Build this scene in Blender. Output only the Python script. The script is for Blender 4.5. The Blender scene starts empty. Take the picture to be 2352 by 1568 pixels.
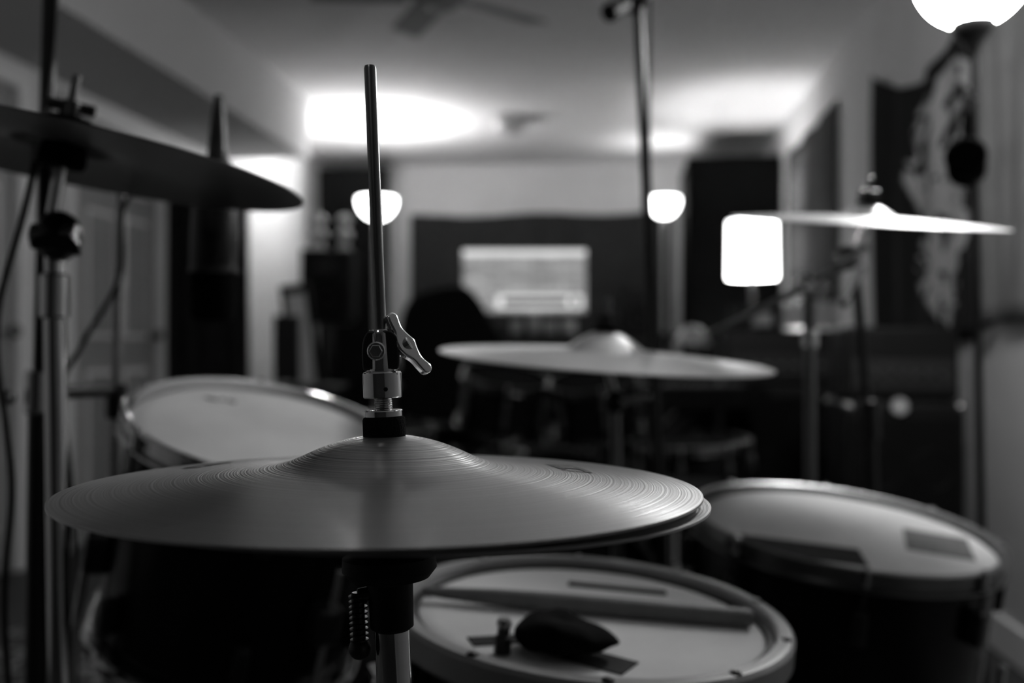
import bpy, bmesh, math, random
from mathutils import Vector, Matrix
random.seed(4)
D2R = math.radians
TH = D2R(6.11)          # the kit is set up turned 6 degrees against the room
CT, ST = math.cos(TH), math.sin(TH)
ZC = 0.90
scene = bpy.context.scene
COL = scene.collection

def F(x, y, z):
    return Vector((x*CT - y*ST, x*ST + y*CT, z))

# ------------------------------------------------------------------ materials
def mat(name, col, rough=.5, metal=0., var=.12, scale=9., bump=0., bscale=60., emit=0., aniso=0., coat=0., spec=.5, trans=0.):
    m = bpy.data.materials.new(name); m.use_nodes = True
    nt = m.node_tree; N = nt.nodes; L = nt.links
    b = N['Principled BSDF']
    tc = N.new('ShaderNodeTexCoord')
    no = N.new('ShaderNodeTexNoise'); no.inputs['Scale'].default_value = scale; no.inputs['Detail'].default_value = 4
    L.new(tc.outputs['Object'], no.inputs['Vector'])
    mr = N.new('ShaderNodeMapRange')
    mr.inputs[3].default_value = col*(1-var); mr.inputs[4].default_value = col*(1+var)
    mr.inputs[1].default_value = .25; mr.inputs[2].default_value = .75
    L.new(no.outputs[0], mr.inputs[0])
    L.new(mr.outputs[0], b.inputs['Base Color'])
    b.inputs['Roughness'].default_value = rough
    b.inputs['Metallic'].default_value = metal
    b.inputs['Specular IOR Level'].default_value = spec
    if coat: b.inputs['Coat Weight'].default_value = coat
    if trans: b.inputs['Transmission Weight'].default_value = trans
    if emit:
        b.inputs['Emission Color'].default_value = (1, 1, 1, 1)
        b.inputs['Emission Strength'].default_value = emit
    if bump:
        n2 = N.new('ShaderNodeTexNoise'); n2.inputs['Scale'].default_value = bscale; n2.inputs['Detail'].default_value = 5
        L.new(tc.outputs['Object'], n2.inputs['Vector'])
        bp = N.new('ShaderNodeBump'); bp.inputs['Strength'].default_value = bump; bp.inputs['Distance'].default_value = .01
        L.new(n2.outputs[0], bp.inputs['Height']); L.new(bp.outputs[0], b.inputs['Normal'])
    return m

def cymbal_mat(name, col, rough, groove=.5, an=.5, metal=.95, freq=650, dist=.00035, lo=.74, hi=1.2, rot=.25):
    m = bpy.data.materials.new(name); m.use_nodes = True
    nt = m.node_tree; N = nt.nodes; L = nt.links
    b = N['Principled BSDF']
    tc = N.new('ShaderNodeTexCoord')
    sx = N.new('ShaderNodeSeparateXYZ'); L.new(tc.outputs['Object'], sx.inputs[0])
    cx = N.new('ShaderNodeCombineXYZ'); L.new(sx.outputs[0], cx.inputs[0]); L.new(sx.outputs[1], cx.inputs[1])
    ln = N.new('ShaderNodeVectorMath'); ln.operation = 'LENGTH'; L.new(cx.outputs[0], ln.inputs[0])
    n1 = N.new('ShaderNodeTexNoise'); n1.noise_dimensions = '1D'; n1.inputs['Scale'].default_value = freq; n1.inputs['Detail'].default_value = 3
    L.new(ln.outputs['Value'], n1.inputs['W'])
    mr = N.new('ShaderNodeMapRange'); mr.inputs[1].default_value = .25; mr.inputs[2].default_value = .75
    mr.inputs[3].default_value = col*lo; mr.inputs[4].default_value = min(.97, col*hi)
    L.new(n1.outputs[0], mr.inputs[0]); L.new(mr.outputs[0], b.inputs['Base Color'])
    b.inputs['Roughness'].default_value = rough
    b.inputs['Metallic'].default_value = metal
    b.inputs['Anisotropic'].default_value = an
    b.inputs['Anisotropic Rotation'].default_value = rot
    tg = N.new('ShaderNodeTangent'); tg.direction_type = 'RADIAL'; tg.axis = 'Z'
    L.new(tg.outputs[0], b.inputs['Tangent'])
    bp = N.new('ShaderNodeBump'); bp.inputs['Strength'].default_value = groove; bp.inputs['Distance'].default_value = dist
    L.new(n1.outputs[0], bp.inputs['Height']); L.new(bp.outputs[0], b.inputs['Normal'])
    return m

M_WALL = mat('painted_wall', .55, .8, var=.05, scale=3, bump=.1, bscale=200)
M_WALL_L = mat('painted_wall_lit', .72, .8, var=.04, scale=3, bump=.1, bscale=200)  # lighter copy of the wall paint, standing in for nearby lamp light
M_WALL_D = mat('painted_wall_shaded', .05, .8, var=.04, scale=3, bump=.1, bscale=200)  # shade behind the camera put into the colour, keeps chrome reflections dark
M_CEIL = mat('ceiling_paint', .56, .9, var=.04, scale=2, bump=.1, bscale=150)
M_TRIM = mat('white_trim', .82, .45, var=.03)
M_DOOR = mat('door_paint', .34, .4, var=.04)
M_CHROME = mat('chrome', .72, .10, 1., var=.05)
M_STEEL = mat('brushed_steel', .45, .3, 1., var=.1, scale=40)
M_STEELD = mat('dull_steel', .22, .3, 1., var=.1, scale=40)
M_STEELDD = mat('tarnished_steel', .16, .25, 1., var=.1, scale=40)
M_BLKM = mat('black_metal', .012, .35, 0., var=.2)
M_RUBBER = mat('black_rubber', .008, .6, var=.2, spec=.3)
M_FELT = mat('black_felt', .010, .95, var=.4, scale=200, bump=.6, bscale=900, spec=.1)
M_SHELL = mat('black_lacquer', .004, .25, var=.1, spec=.25)
M_HEAD = mat('drum_head', .70, .85, var=.13, scale=7, spec=.1)
M_HEADB = mat('black_drum_head', .004, .9, var=.1, spec=.05)
M_TAPE = mat('gaffer_tape', .045, .8, var=.15, scale=60, spec=.2)
M_TAPEG = mat('grey_tape', .17, .8, var=.3, scale=90)
M_WOOD = mat('drumstick_wood', .17, .5, var=.2, scale=30)
M_HOOPW = mat('satin_hoop', .36, .35, .3, var=.12, scale=20)
M_CLOTH = mat('black_cloth', .008, .95, var=.4, scale=40, spec=.1)
M_CLOTH2 = mat('charcoal_cloth', .042, .95, var=.25, scale=20, spec=.1)
M_CLOTH3 = mat('dark_grey_cloth', .022, .95, var=.25, scale=20, spec=.1)
M_BLACKOUT = mat('matte_black', .004, .95, var=.3, scale=40, spec=.05)
M_DRAPE = mat('grey_drape', .11, .9, var=.15, scale=8)
M_PLAST = mat('black_plastic', .008, .45, var=.2, spec=.3)
M_GRILL = mat('grille_cloth', .008, .8, var=.5, scale=120, spec=.1)
M_DARKWOOD = mat('dark_wood', .015, .5, var=.4, scale=8, spec=.2)
M_GLOBE = mat('lit_globe', .9, .4, emit=70.)
M_SHADE = mat('lit_shade', .9, .8, emit=6.)
M_BOWL = mat('lit_glass_bowl', .9, .3, emit=7.)
M_GREYM = mat('grey_metal', .45, .4, .3, var=.1)
M_FANB = mat('fan_blade', .20, .6, var=.1, spec=.2)
M_LIGHTP = mat('pale_ceramic', .45, .4, var=.1)
M_PAPER = mat('paper', .45, .8, var=.1)
M_LOGO = mat('printed_ink', .03, .5, var=.1)
M_HH = cymbal_mat('hi_hat_bronze', .42, .36, .7, an=.65, freq=800, lo=.66, hi=1.28)
M_RIDE = cymbal_mat('ride_bronze', .92, .42, .3, metal=.7, an=.6)
M_CYM = cymbal_mat('cymbal_bronze', .55, .45, .3, metal=.8, an=.3)
M_CYMD = cymbal_mat('cymbal_bronze_aged', .14, .36, .5, lo=.5, hi=1.5)

def floor_mat():
    m = bpy.data.materials.new('wood_floor'); m.use_nodes = True
    nt = m.node_tree; N = nt.nodes; L = nt.links; b = N['Principled BSDF']
    tc = N.new('ShaderNodeTexCoord'); mp = N.new('ShaderNodeMapping'); mp.inputs['Rotation'].default_value = (0, 0, D2R(90))
    br = N.new('ShaderNodeTexBrick'); br.inputs['Scale'].default_value = 1.; br.inputs['Brick Width'].default_value = 1.2
    br.inputs['Row Height'].default_value = .12; br.inputs['Mortar Size'].default_value = .003
    br.inputs['Color1'].default_value = (.035, .035, .035, 1); br.inputs['Color2'].default_value = (.05, .05, .05, 1); br.inputs['Mortar'].default_value = (.01, .01, .01, 1)
    L.new(tc.outputs['Object'], mp.inputs[0]); L.new(mp.outputs[0], br.inputs['Vector']); L.new(br.outputs[0], b.inputs['Base Color'])
    b.inputs['Roughness'].default_value = .5
    return m
def rug_mat():
    m = bpy.data.materials.new('patterned_rug'); m.use_nodes = True
    nt = m.node_tree; N = nt.nodes; L = nt.links; b = N['Principled BSDF']
    tc = N.new('ShaderNodeTexCoord')
    v = N.new('ShaderNodeTexVoronoi'); v.inputs['Scale'].default_value = 9
    n = N.new('ShaderNodeTexNoise'); n.inputs['Scale'].default_value = 14
    L.new(tc.outputs['Object'], v.inputs['Vector']); L.new(tc.outputs['Object'], n.inputs['Vector'])
    mm = N.new('ShaderNodeMath'); mm.operation = 'ADD'; L.new(v.outputs[0], mm.inputs[0]); L.new(n.outputs[0], mm.inputs[1])
    cr = N.new('ShaderNodeValToRGB'); cr.color_ramp.interpolation = 'CONSTANT'
    e = cr.color_ramp.elements; e[0].color = (.03, .03, .03, 1); e[1].position = .78; e[1].color = (.3, .3, .3, 1)
    q = e.new(.95); q.color = (.07, .07, .07, 1)
    L.new(mm.outputs[0], cr.inputs[0]); L.new(cr.outputs[0], b.inputs['Base Color']); b.inputs['Roughness'].default_value = .95
    return m
def screen_mat():
    m = bpy.data.materials.new('screen_session_view'); m.use_nodes = True
    nt = m.node_tree; N = nt.nodes; L = nt.links; b = N['Principled BSDF']
    tc = N.new('ShaderNodeTexCoord')
    br = N.new('ShaderNodeTexBrick'); br.inputs['Scale'].default_value = 1.
    br.inputs['Brick Width'].default_value = .11; br.inputs['Row Height'].default_value = .022; br.inputs['Mortar Size'].default_value = .0022
    br.inputs['Color1'].default_value = (.30, .30, .30, 1); br.inputs['Color2'].default_value = (.55, .55, .55, 1); br.inputs['Mortar'].default_value = (.12, .12, .12, 1)
    sx = N.new('ShaderNodeSeparateXYZ'); cx = N.new('ShaderNodeCombineXYZ')
    L.new(tc.outputs['Object'], sx.inputs[0]); L.new(sx.outputs[0], cx.inputs[0]); L.new(sx.outputs[2], cx.inputs[1])
    L.new(cx.outputs[0], br.inputs['Vector'])
    L.new(br.outputs[0], b.inputs['Emission Color']); b.inputs['Emission Strength'].default_value = .65
    b.inputs['Base Color'].default_value = (.02, .02, .02, 1); b.inputs['Roughness'].default_value = .5
    return m
def tapestry_mat():
    m = bpy.data.materials.new('printed_tapestry'); m.use_nodes = True
    nt = m.node_tree; N = nt.nodes; L = nt.links; b = N['Principled BSDF']
    uv = N.new('ShaderNodeTexCoord')
    nz = N.new('ShaderNodeTexNoise'); nz.inputs['Scale'].default_value = 3.5; nz.inputs['Detail'].default_value = 3
    L.new(uv.outputs['UV'], nz.inputs['Vector'])
    off = N.new('ShaderNodeVectorMath'); off.operation = 'SUBTRACT'; L.new(nz.outputs['Color'], off.inputs[0]); off.inputs[1].default_value = (.5, .5, .5)
    mixv = N.new('ShaderNodeVectorMath'); mixv.operation = 'MULTIPLY_ADD'
    L.new(off.outputs[0], mixv.inputs[0]); mixv.inputs[1].default_value = (.25, .22, 0); L.new(uv.outputs['UV'], mixv.inputs[2])
    outs = []
    for (cx, cy, rx, ry) in [(.64, .82, .22, .13), (.52, .66, .14, .17), (.68, .50, .18, .18), (.64, .28, .23, .18), (.70, .13, .11, .10), (.84, .78, .10, .18)]:
        s = N.new('ShaderNodeVectorMath'); s.operation = 'SUBTRACT'; L.new(mixv.outputs[0], s.inputs[0]); s.inputs[1].default_value = (cx, cy, 0)
        d = N.new('ShaderNodeVectorMath'); d.operation = 'MULTIPLY'; L.new(s.outputs[0], d.inputs[0]); d.inputs[1].default_value = (1/rx, 1/ry, 0)
        l = N.new('ShaderNodeVectorMath'); l.operation = 'LENGTH'; L.new(d.outputs[0], l.inputs[0]); outs.append(l.outputs['Value'])
    cur = outs[0]
    for o in outs[1:]:
        mn = N.new('ShaderNodeMath'); mn.operation = 'MINIMUM'; L.new(cur, mn.inputs[0]); L.new(o, mn.inputs[1]); cur = mn.outputs[0]
    n3 = N.new('ShaderNodeTexNoise'); n3.inputs['Scale'].default_value = 7; n3.inputs['Detail'].default_value = 2; n3.inputs['Distortion'].default_value = 1.5
    L.new(uv.outputs['UV'], n3.inputs['Vector'])
    gt = N.new('ShaderNodeMapRange'); gt.inputs[1].default_value = .50; gt.inputs[2].default_value = .60; gt.inputs[3].default_value = 0; gt.inputs[4].default_value = .8
    L.new(n3.outputs[0], gt.inputs[0])
    ad = N.new('ShaderNodeMath'); ad.operation = 'ADD'; L.new(cur, ad.inputs[0]); L.new(gt.outputs[0], ad.inputs[1])
    cr = N.new('ShaderNodeValToRGB'); e = cr.color_ramp.elements
    e[0].position = .9; e[0].color = (.48, .48, .48, 1); e[1].position = 1.0; e[1].color = (.022, .022, .022, 1)
    L.new(ad.outputs[0], cr.inputs[0]); L.new(cr.outputs[0], b.inputs['Base Color']); b.inputs['Roughness'].default_value = .95
    b.inputs['Specular IOR Level'].default_value = .1
    return m
M_FLOOR = floor_mat(); M_RUG = rug_mat(); M_SCREEN = screen_mat(); M_TAP = tapestry_mat()

# ------------------------------------------------------------------ mesh helpers
def empty(name, loc):
    e = bpy.data.objects.new(name, None); e.empty_display_size = .05; e.location = loc; COL.objects.link(e); return e

def obj(name, me, M, parent, material, smooth=True, sharp=35):
    bm = bmesh.new(); bm.from_mesh(me); bmesh.ops.recalc_face_normals(bm, faces=bm.faces); bm.to_mesh(me); bm.free()
    if smooth:
        for p in me.polygons: p.use_smooth = True
        me.set_sharp_from_angle(angle=D2R(sharp))
    if material: me.materials.append(material)
    o = bpy.data.objects.new(name, me); COL.objects.link(o)
    if parent:
        o.parent = parent; o.matrix_parent_inverse = Matrix.Translation(-parent.location)
    o.matrix_basis = M if M is not None else Matrix.Identity(4)
    return o

def mesh(name, v, f):
    me = bpy.data.meshes.new(name); me.from_pydata([tuple(p) for p in v], [], f); me.update(); return me

def lathe(name, prof, material, parent, M=None, seg=48, loop=False, sharp=35):
    v, f = [], []
    n = len(prof)
    for (r, z) in prof:
        r = max(r, 1e-5)
        for i in range(seg):
            a = 2*math.pi*i/seg; v.append((r*math.cos(a), r*math.sin(a), z))
    rng = n if loop else n-1
    for j in range(rng):
        k = (j+1) % n
        for i in range(seg):
            i2 = (i+1) % seg
            f.append((j*seg+i, j*seg+i2, k*seg+i2, k*seg+i))
    me = mesh(name, v, f)
    bm = bmesh.new(); bm.from_mesh(me); bmesh.ops.remove_doubles(bm, verts=bm.verts, dist=5e-5*.5); bm.to_mesh(me); bm.free()
    return obj(name, me, M, parent, material, sharp=sharp)

def axisM(p, d):
    d = Vector(d).normalized()
    return Matrix.Translation(p) @ d.to_track_quat('Z', 'Y').to_matrix().to_4x4()

def rod(name, p1, p2, r, material, parent, r2=None, seg=20, cap=True):
    p1 = Vector(p1); p2 = Vector(p2); L = (p2-p1).length; r2 = r if r2 is None else r2
    c = min(r, r2)*.15
    prof = [(0, 0), (r-c, 0), (r, c), (r2, L-c), (r2-c, L), (0, L)]
    return lathe(name, prof, material, parent, axisM(p1, p2-p1), seg)

def sweep(name, pts, r, material, parent, seg=10, sub=8):
    P = [Vector(p) for p in pts]; Q = []
    for i in range(len(P)-1):
        p0 = P[max(i-1, 0)]; p1 = P[i]; p2 = P[i+1]; p3 = P[min(i+2, len(P)-1)]
        for k in range(sub):
            t = k/sub
            Q.append(.5*((2*p1)+(-p0+p2)*t+(2*p0-5*p1+4*p2-p3)*t*t+(-p0+3*p1-3*p2+p3)*t**3))
    Q.append(P[-1])
    v, f = [], []
    up = Vector((.3, .2, 1)).normalized()
    for i, q in enumerate(Q):
        t = (Q[min(i+1, len(Q)-1)]-Q[max(i-1, 0)]).normalized()
        n = up - t*up.dot(t)
        if n.length < 1e-3: n = Vector((1, 0, 0)) - t*t.x
        n.normalize(); up = n; b = t.cross(n)
        for k in range(seg):
            a = 2*math.pi*k/seg; v.append(q + r*(math.cos(a)*n + math.sin(a)*b))
    for i in range(len(Q)-1):
        for k in range(seg):
            k2 = (k+1) % seg; f.append((i*seg+k, i*seg+k2, (i+1)*seg+k2, (i+1)*seg+k))
    f.append(tuple(range(seg))[::-1]); f.append(tuple(range((len(Q)-1)*seg, len(Q)*seg)))
    return obj(name, mesh(name, v, f), None, parent, material)

def box(name, c, s, material, parent=None, rz=0., bev=.004, M=None):
    x, y, z = [q/2 for q in s]
    v = [(-x, -y, -z), (x, -y, -z), (x, y, -z), (-x, y, -z), (-x, -y, z), (x, -y, z), (x, y, z), (-x, y, z)]
    f = [(0, 3, 2, 1), (4, 5, 6, 7), (0, 1, 5, 4), (1, 2, 6, 5), (2, 3, 7, 6), (3, 0, 4, 7)]
    if M is None: M = Matrix.Translation(c) @ Matrix.Rotation(rz, 4, 'Z')
    o = obj(name, mesh(name, v, f), M, parent, material, smooth=False)
    if bev:
        m = o.modifiers.new('bevel', 'BEVEL'); m.width = min(bev, min(s)*.3); m.segments = 2
    return o

def ball(name, c, r, material, parent, sc=(1, 1, 1), seg=28):
    me = bpy.data.meshes.new(name); bm = bmesh.new(); bmesh.ops.create_uvsphere(bm, u_segments=seg, v_segments=seg//2, radius=r); bm.to_mesh(me); bm.free()
    return obj(name, me, Matrix.Translation(c) @ Matrix.Diagonal((*sc, 1)), parent, material)

def poly(name, pts, th, material, parent, M, bev=.0006):
    n = len(pts)
    v = [(x, -th/2, z) for x, z in pts]+[(x, th/2, z) for x, z in pts]
    f = [tuple(range(n)), tuple(range(2*n-1, n-1, -1))]+[(i, (i+1) % n, n+(i+1) % n, n+i) for i in range(n)]
    o = obj(name, mesh(name, v, f), M, parent, material, smooth=True, sharp=50)
    if bev:
        m = o.modifiers.new('bevel', 'BEVEL'); m.width = bev; m.segments = 2
    return o

def cloth(name, p0, p1, z0, z1, nrm, amp, folds, material, top=None, bot=None, nu=120, nv=24, th=.004, phase=0.):
    p0 = Vector(p0); p1 = Vector(p1); nrm = Vector(nrm)
    v, f = [], []
    me = bpy.data.meshes.new(name)
    for j in range(nv+1):
        for i in range(nu+1):
            u = i/nu; w = j/nv
            zt = z1 + (top(u) if top else 0); zb = z0 + (bot(u) if bot else 0)
            z = zb + (zt-zb)*w
            d = amp*(.5+.5*math.sin(u*folds*2*math.pi+phase+.6*math.sin(w*3+u*5))) + amp*.4*math.sin(u*folds*4.7+w*2)
            p = p0.lerp(p1, u) + nrm*(d+amp*.45+.003); v.append((p.x, p.y, z))
    for j in range(nv):
        for i in range(nu):
            a = j*(nu+1)+i; f.append((a, a+1, a+nu+2, a+nu+1))
    me.from_pydata(v, [], f); uvl = me.uv_layers.new(name='UVMap')
    for lp in me.loops:
        vi = lp.vertex_index; uvl.data[lp.index].uv = ((vi % (nu+1))/nu, (vi//(nu+1))/nv)
    for p in me.polygons: p.use_smooth = True
    me.materials.append(material)
    o = bpy.data.objects.new(name, me); COL.objects.link(o)
    if th:
        s = o.modifiers.new('thick', 'SOLIDIFY'); s.thickness = th
    return o

def tripod(parent, x, y, hub, spread, material, rot=0., r=.007):
    for k in range(3):
        a = rot + k*2*math.pi/3
        fx, fy = x+spread*math.cos(a), y+spread*math.sin(a)
        rod('tripod_leg', F(x+.015*math.cos(a), y+.015*math.sin(a), hub), F(fx, fy, .018), r, material, parent)
        rod('tripod_brace', F(x+.01*math.cos(a), y+.01*math.sin(a), hub*.35), F(x+spread*.55*math.cos(a), y+spread*.55*math.sin(a), hub*.45+.005), r*.7, material, parent)
        ball('rubber_foot', F(fx, fy, .021), .016, M_RUBBER, parent)
    rod('tripod_collar', F(x, y, hub-.03), F(x, y, hub+.02), .02, material, parent)

def TM(x, y, z, a=0., b=0., yaw=0.):
    return Matrix.Translation(F(x, y, z)) @ Matrix.Rotation(TH, 4, 'Z') @ Matrix.Rotation(D2R(b), 4, 'Y') @ Matrix.Rotation(D2R(a), 4, 'X') @ Matrix.Rotation(D2R(yaw), 4, 'Z')

# ------------------------------------------------------------------ room shell
XL, XR, Y0, Y1, H = -2.45, 1.13, -2.0, 8.3, 2.45
XS, YS, ZS = -1.91, 6.0, 2.08
box('floor', ((XL+XR)/2, (Y0+Y1)/2, -.05), (XR-XL+.2, Y1-Y0+.2, .1), M_FLOOR, bev=0)
box('ceiling', ((XL+XR)/2, (Y0+Y1)/2, H+.05), (XR-XL+.2, Y1-Y0+.2, .1), M_CEIL, bev=0)
box('wall_left', (XL-.05, (Y0+Y1)/2, H/2), (.1, Y1-Y0, H), M_WALL_L, bev=0)
box('wall_right', (XR+.05, (Y0+Y1)/2, H/2), (.1, Y1-Y0, H), M_WALL, bev=0)
box('wall_back', ((XL+XR)/2, Y1+.05, H/2), (XR-XL+.2, .1, H), M_WALL, bev=0)
box('wall_front', ((XL+XR)/2, Y0-.05, H/2), (XR-XL+.2, .1, H), M_WALL_D, bev=0)
box('soffit', ((XL+XS)/2, (Y0+YS)/2, (ZS+H)/2), (XS-XL, YS-Y0, H-ZS), M_CEIL, bev=0)
box('baseboard_right', (XR-.008, (Y0+Y1)/2, .055), (.016, Y1-Y0, .11), M_TRIM, bev=.003)
box('baseboard_back', ((XL+XR)/2, Y1-.008, .055), (XR-XL-.04, .016, .11), M_TRIM, bev=.003)
box('baseboard_left', (XL+.008, 6.75, .055), (.016, 3.0, .11), M_TRIM, bev=.003)
def door(name, tname, ya, yb, ztop):
    yc = (ya+yb)/2; w = yb-ya
    e = empty(name, (XL+.02, yc, 0))
    box('leaf', (XL+.012, yc, ztop/2), (.02, w, ztop-.02), M_DOOR, e, bev=.002)
    pw = (w-.30)/2
    for s in (-1, 1):
        py = yc+s*(pw/2+.045)
        for (z0, z1) in ((.18, .80), (.95, 1.55), (1.66, ztop-.14)):
            box('panel_moulding', (XL+.025, py, (z0+z1)/2), (.012, pw, z1-z0), M_TRIM, e, bev=.004)
            box('panel', (XL+.032, py, (z0+z1)/2), (.014, pw-.045, z1-z0-.045), M_DOOR, e, bev=.006)
    rod('knob_stem', (XL+.02, yb-.07, .97), (XL+.065, yb-.07, .97), .011, M_STEEL, e)
    ball('knob', (XL+.075, yb-.07, .97), .028, M_STEELD, e, (.8, 1, 1))
    t = empty(tname, (XL+.01, yc, 0))
    box('casing_side', (XL+.022, ya-.045, ztop/2+.02), (.044, .08, ztop+.06), M_TRIM, t)
    box('casing_side', (XL+.022, yb+.045, ztop/2+.02), (.044, .08, ztop+.06), M_TRIM, t)
    box('casing_head', (XL+.022, yc, ztop+.01), (.046, w+.17, .07), M_TRIM, t)
door('door_1', 'trim_1', 2.95, 3.78, 1.98)
door('door_2', 'trim_2', 4.22, 5.02, 1.98)
rg = box('rug', F(-.1, 1.35, .0025), (3.1, 3.4, .005), M_RUG, rz=0, bev=0)
rg.location.x = -.75

# ------------------------------------------------------------------ drums
def drum(name, x, y, z, R, depth, a, b, lugs, head=M_HEAD, hoop=M_CHROME, yaw=10, shell=M_SHELL, wide=0., lugm=M_CHROME, rodh=None):
    M = TM(x, y, z, a, b, yaw)
    e = empty(name, F(x, y, z))
    lathe('shell', [(R-.006, -.002), (R, -.006), (R+.001, -depth+.006), (R-.006, -depth+.002), (R-.008, -depth+.01), (R-.008, -.01)], shell, e, M, 96, loop=True)
    lathe('head', [(0, .0015), (R-.02, .0015), (R-.006, .001), (R+.002, -.004), (R+.003, -.010), (R-.004, -.010), (R-.008, -.001), (0, 0)], head, e, M, 96)
    lathe('bottom_head', [(0, -depth-.001), (R-.01, -depth-.001), (R+.002, -depth+.006), (0, -depth+.0005)], head, e, M, 64)
    hp = [(R+.004, -.014), (R+.004, .008), (R+.003, .011), (R+.006, .0125), (R+.012, .0115), (R+.0125, .009), (R+.0065, .007), (R+.0065, -.009), (R+.014, -.011), (R+.0145, -.014)]
    tr = R+.0115
    if wide:
        lathe('collar', [(R-.002, -.002), (R+.004, .0), (R+.005, .003), (R+.002, .004), (R-.003, .003)], M_BLKM, e, M, 96, loop=True)
        wp = [(R+.005, -.016), (R+.005, .008), (R+.0065, .0105), (R+.009, .0115), (R+wide-.003, .0105), (R+wide, .007), (R+wide, -.012), (R+wide-.003, -.016)]
        lathe('top_hoop', wp, hoop, e, M, 96, loop=True)
        lathe('bottom_hoop', [(r, -depth-zz) for r, zz in wp], hoop, e, M, 96, loop=True)
        tr = R+wide*.62
    else:
        lathe('top_hoop', hp, hoop, e, M, 96, loop=True)
        lathe('bottom_hoop', [(r, -depth-zz) for r, zz in hp], hoop, e, M, 96, loop=True)
    for k in range(lugs):
        an = 2*math.pi*(k+.5)/lugs
        ca, sa = math.cos(an), math.sin(an)
        def P(r, zz): return M @ Vector((r*ca, r*sa, zz))
        rod('tension_rod', P(tr, -.045), P(tr, -.004), .0028, lugm, e, seg=8)
        if wide:
            rod('rod_recess', P(tr, .0100), P(tr, .0117), .0055, M_BLKM, e, seg=14)
            rod('rod_head', P(tr, .0110), P(tr, .0135), .0030, M_STEEL, e, seg=8)
        else:
            rod('rod_head', P(tr, -.0085), P(tr, .0155), .0048, rodh or M_CHROME, e, seg=10)
        rod('tension_rod', P(tr, -depth+.045), P(tr, -depth+.004), .0028, lugm, e, seg=8)
        LM = M @ Matrix.Rotation(an, 4, 'Z')
        for zz in (-.06, -depth+.06):
            box('lug', None, (.022, .018, .045), lugm, e, bev=.006, M=LM @ Matrix.Translation((tr-.0025, 0, zz)))
    return e, M

def decal(parent, M, cx, cy, w, h, rot, material, zz=.0022, name='tape', th=.0008):
    MM = M @ Matrix.Translation((cx, cy, zz)) @ Matrix.Rotation(D2R(rot), 4, 'Z')
    return box(name, None, (w, h, th), material, parent, bev=0, M=MM)

# snare
sn, SM = drum('snare_drum', .072, .925, ZC-.250, .162, .14, 3.2, 4., 10, yaw=0, hoop=M_HOOPW, wide=.022)
decal(sn, SM, .035, .095, .10, .014, -6, M_TAPE)
decal(sn, SM, .000, -.112, .054, .034, -30, M_TAPE)
decal(sn, SM, -.086, -.082, .044, .020, 20, M_TAPE)
box('strainer', None, (.03, .04, .07), M_CHROME, sn, bev=.006, M=SM @ Matrix.Rotation(D2R(200), 4, 'Z') @ Matrix.Translation((.19, 0, -.07)))
ss = empty('snare_stand', F(.075, .925, 0))
sb = SM @ Vector((0, 0, -.20))
rod('stand_tube', F(.075, .93, .12), sb + Vector((0, 0, -.02)), .0125, M_CHROME, ss)
for k in range(3):
    an = k*2*math.pi/3+.5
    q = SM @ Vector((.150*math.cos(an), .150*math.sin(an), -.172))
    rod('basket_arm', sb, q, .006, M_CHROME, ss); ball('basket_grip', q, .010, M_RUBBER, ss)
tripod(ss, .075, .93, .26, .24, M_CHROME, rot=1.0)
# drumstick lying across the snare
ds = empty('drumstick', SM @ Vector((0, 0, .01)))
a0 = SM @ Vector((-.158, .012, .0105)); a1 = SM @ Vector((.150, .000, .0105))
dv = (a1-a0)
prof = [(0, 0), (.0040, .001), (.0050, .006), (.0042, .012), (.0052, .02), (.0078, .07), (.0086, .12), (.0088, dv.length-.004), (.007, dv.length), (0, dv.length)]
lathe('stick', prof, M_WOOD, ds, axisM(a0, dv), 20)
# black key pouch + drum key
pc = empty('key_pouch', SM @ Vector((-.03, -.100, .003)))
pv, pf = [], []
nu, nv = 36, 16
for j in range(nv+1):
    for i in range(nu):
        a = 2*math.pi*i/nu; w = j/nv*math.pi
        ca, sa = math.cos(a), math.sin(a)
        sw = math.sin(w)**.7
        x = .048*sw*math.copysign(abs(ca)**.8, ca); y = .031*sw*math.copysign(abs(sa)**.75, sa)
        if x > 0: x *= 1+.12*(1-abs(sa)); y *= 1-.30*(x/.055)
        zz = -math.cos(w)
        z = .012+.0115*zz*(1-.45*max(0, x/.05)) + (.007*math.exp(-((x+.008)/.025)**2) if zz > 0 else 0)*sw + .0012*math.sin(x*190+y*90)*math.sin(w)
        pv.append((x*.86, y*.95, z*1.1))
for j in range(nv):
    for i in range(nu):
        i2 = (i+1) % nu; pf.append((j*nu+i, j*nu+i2, (j+1)*nu+i2, (j+1)*nu+i))
obj('pouch', mesh('pouch', pv, pf), SM @ Matrix.Translation((-.030, -.100, .0032)) @ Matrix.Rotation(D2R(-6), 4, 'Z'), pc, M_CLOTH, sharp=80)
dk = empty('drum_key', SM @ Vector((-.08, -.11, .003)))
KM = SM @ Matrix.Translation((-.080, -.112, .003))
lathe('key_shaft', [(0, 0), (.0070, 0), (.0070, .013), (.0050, .015), (.0050, .022), (0, .022)], M_BLKM, dk, KM, 16)
lathe('key_grip', [(0, 0), (.0055, .0), (.0065, .003), (.005, .007), (0, .008)], M_STEEL, dk, KM @ Matrix.Translation((0, 0, .021)), 16)

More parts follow.
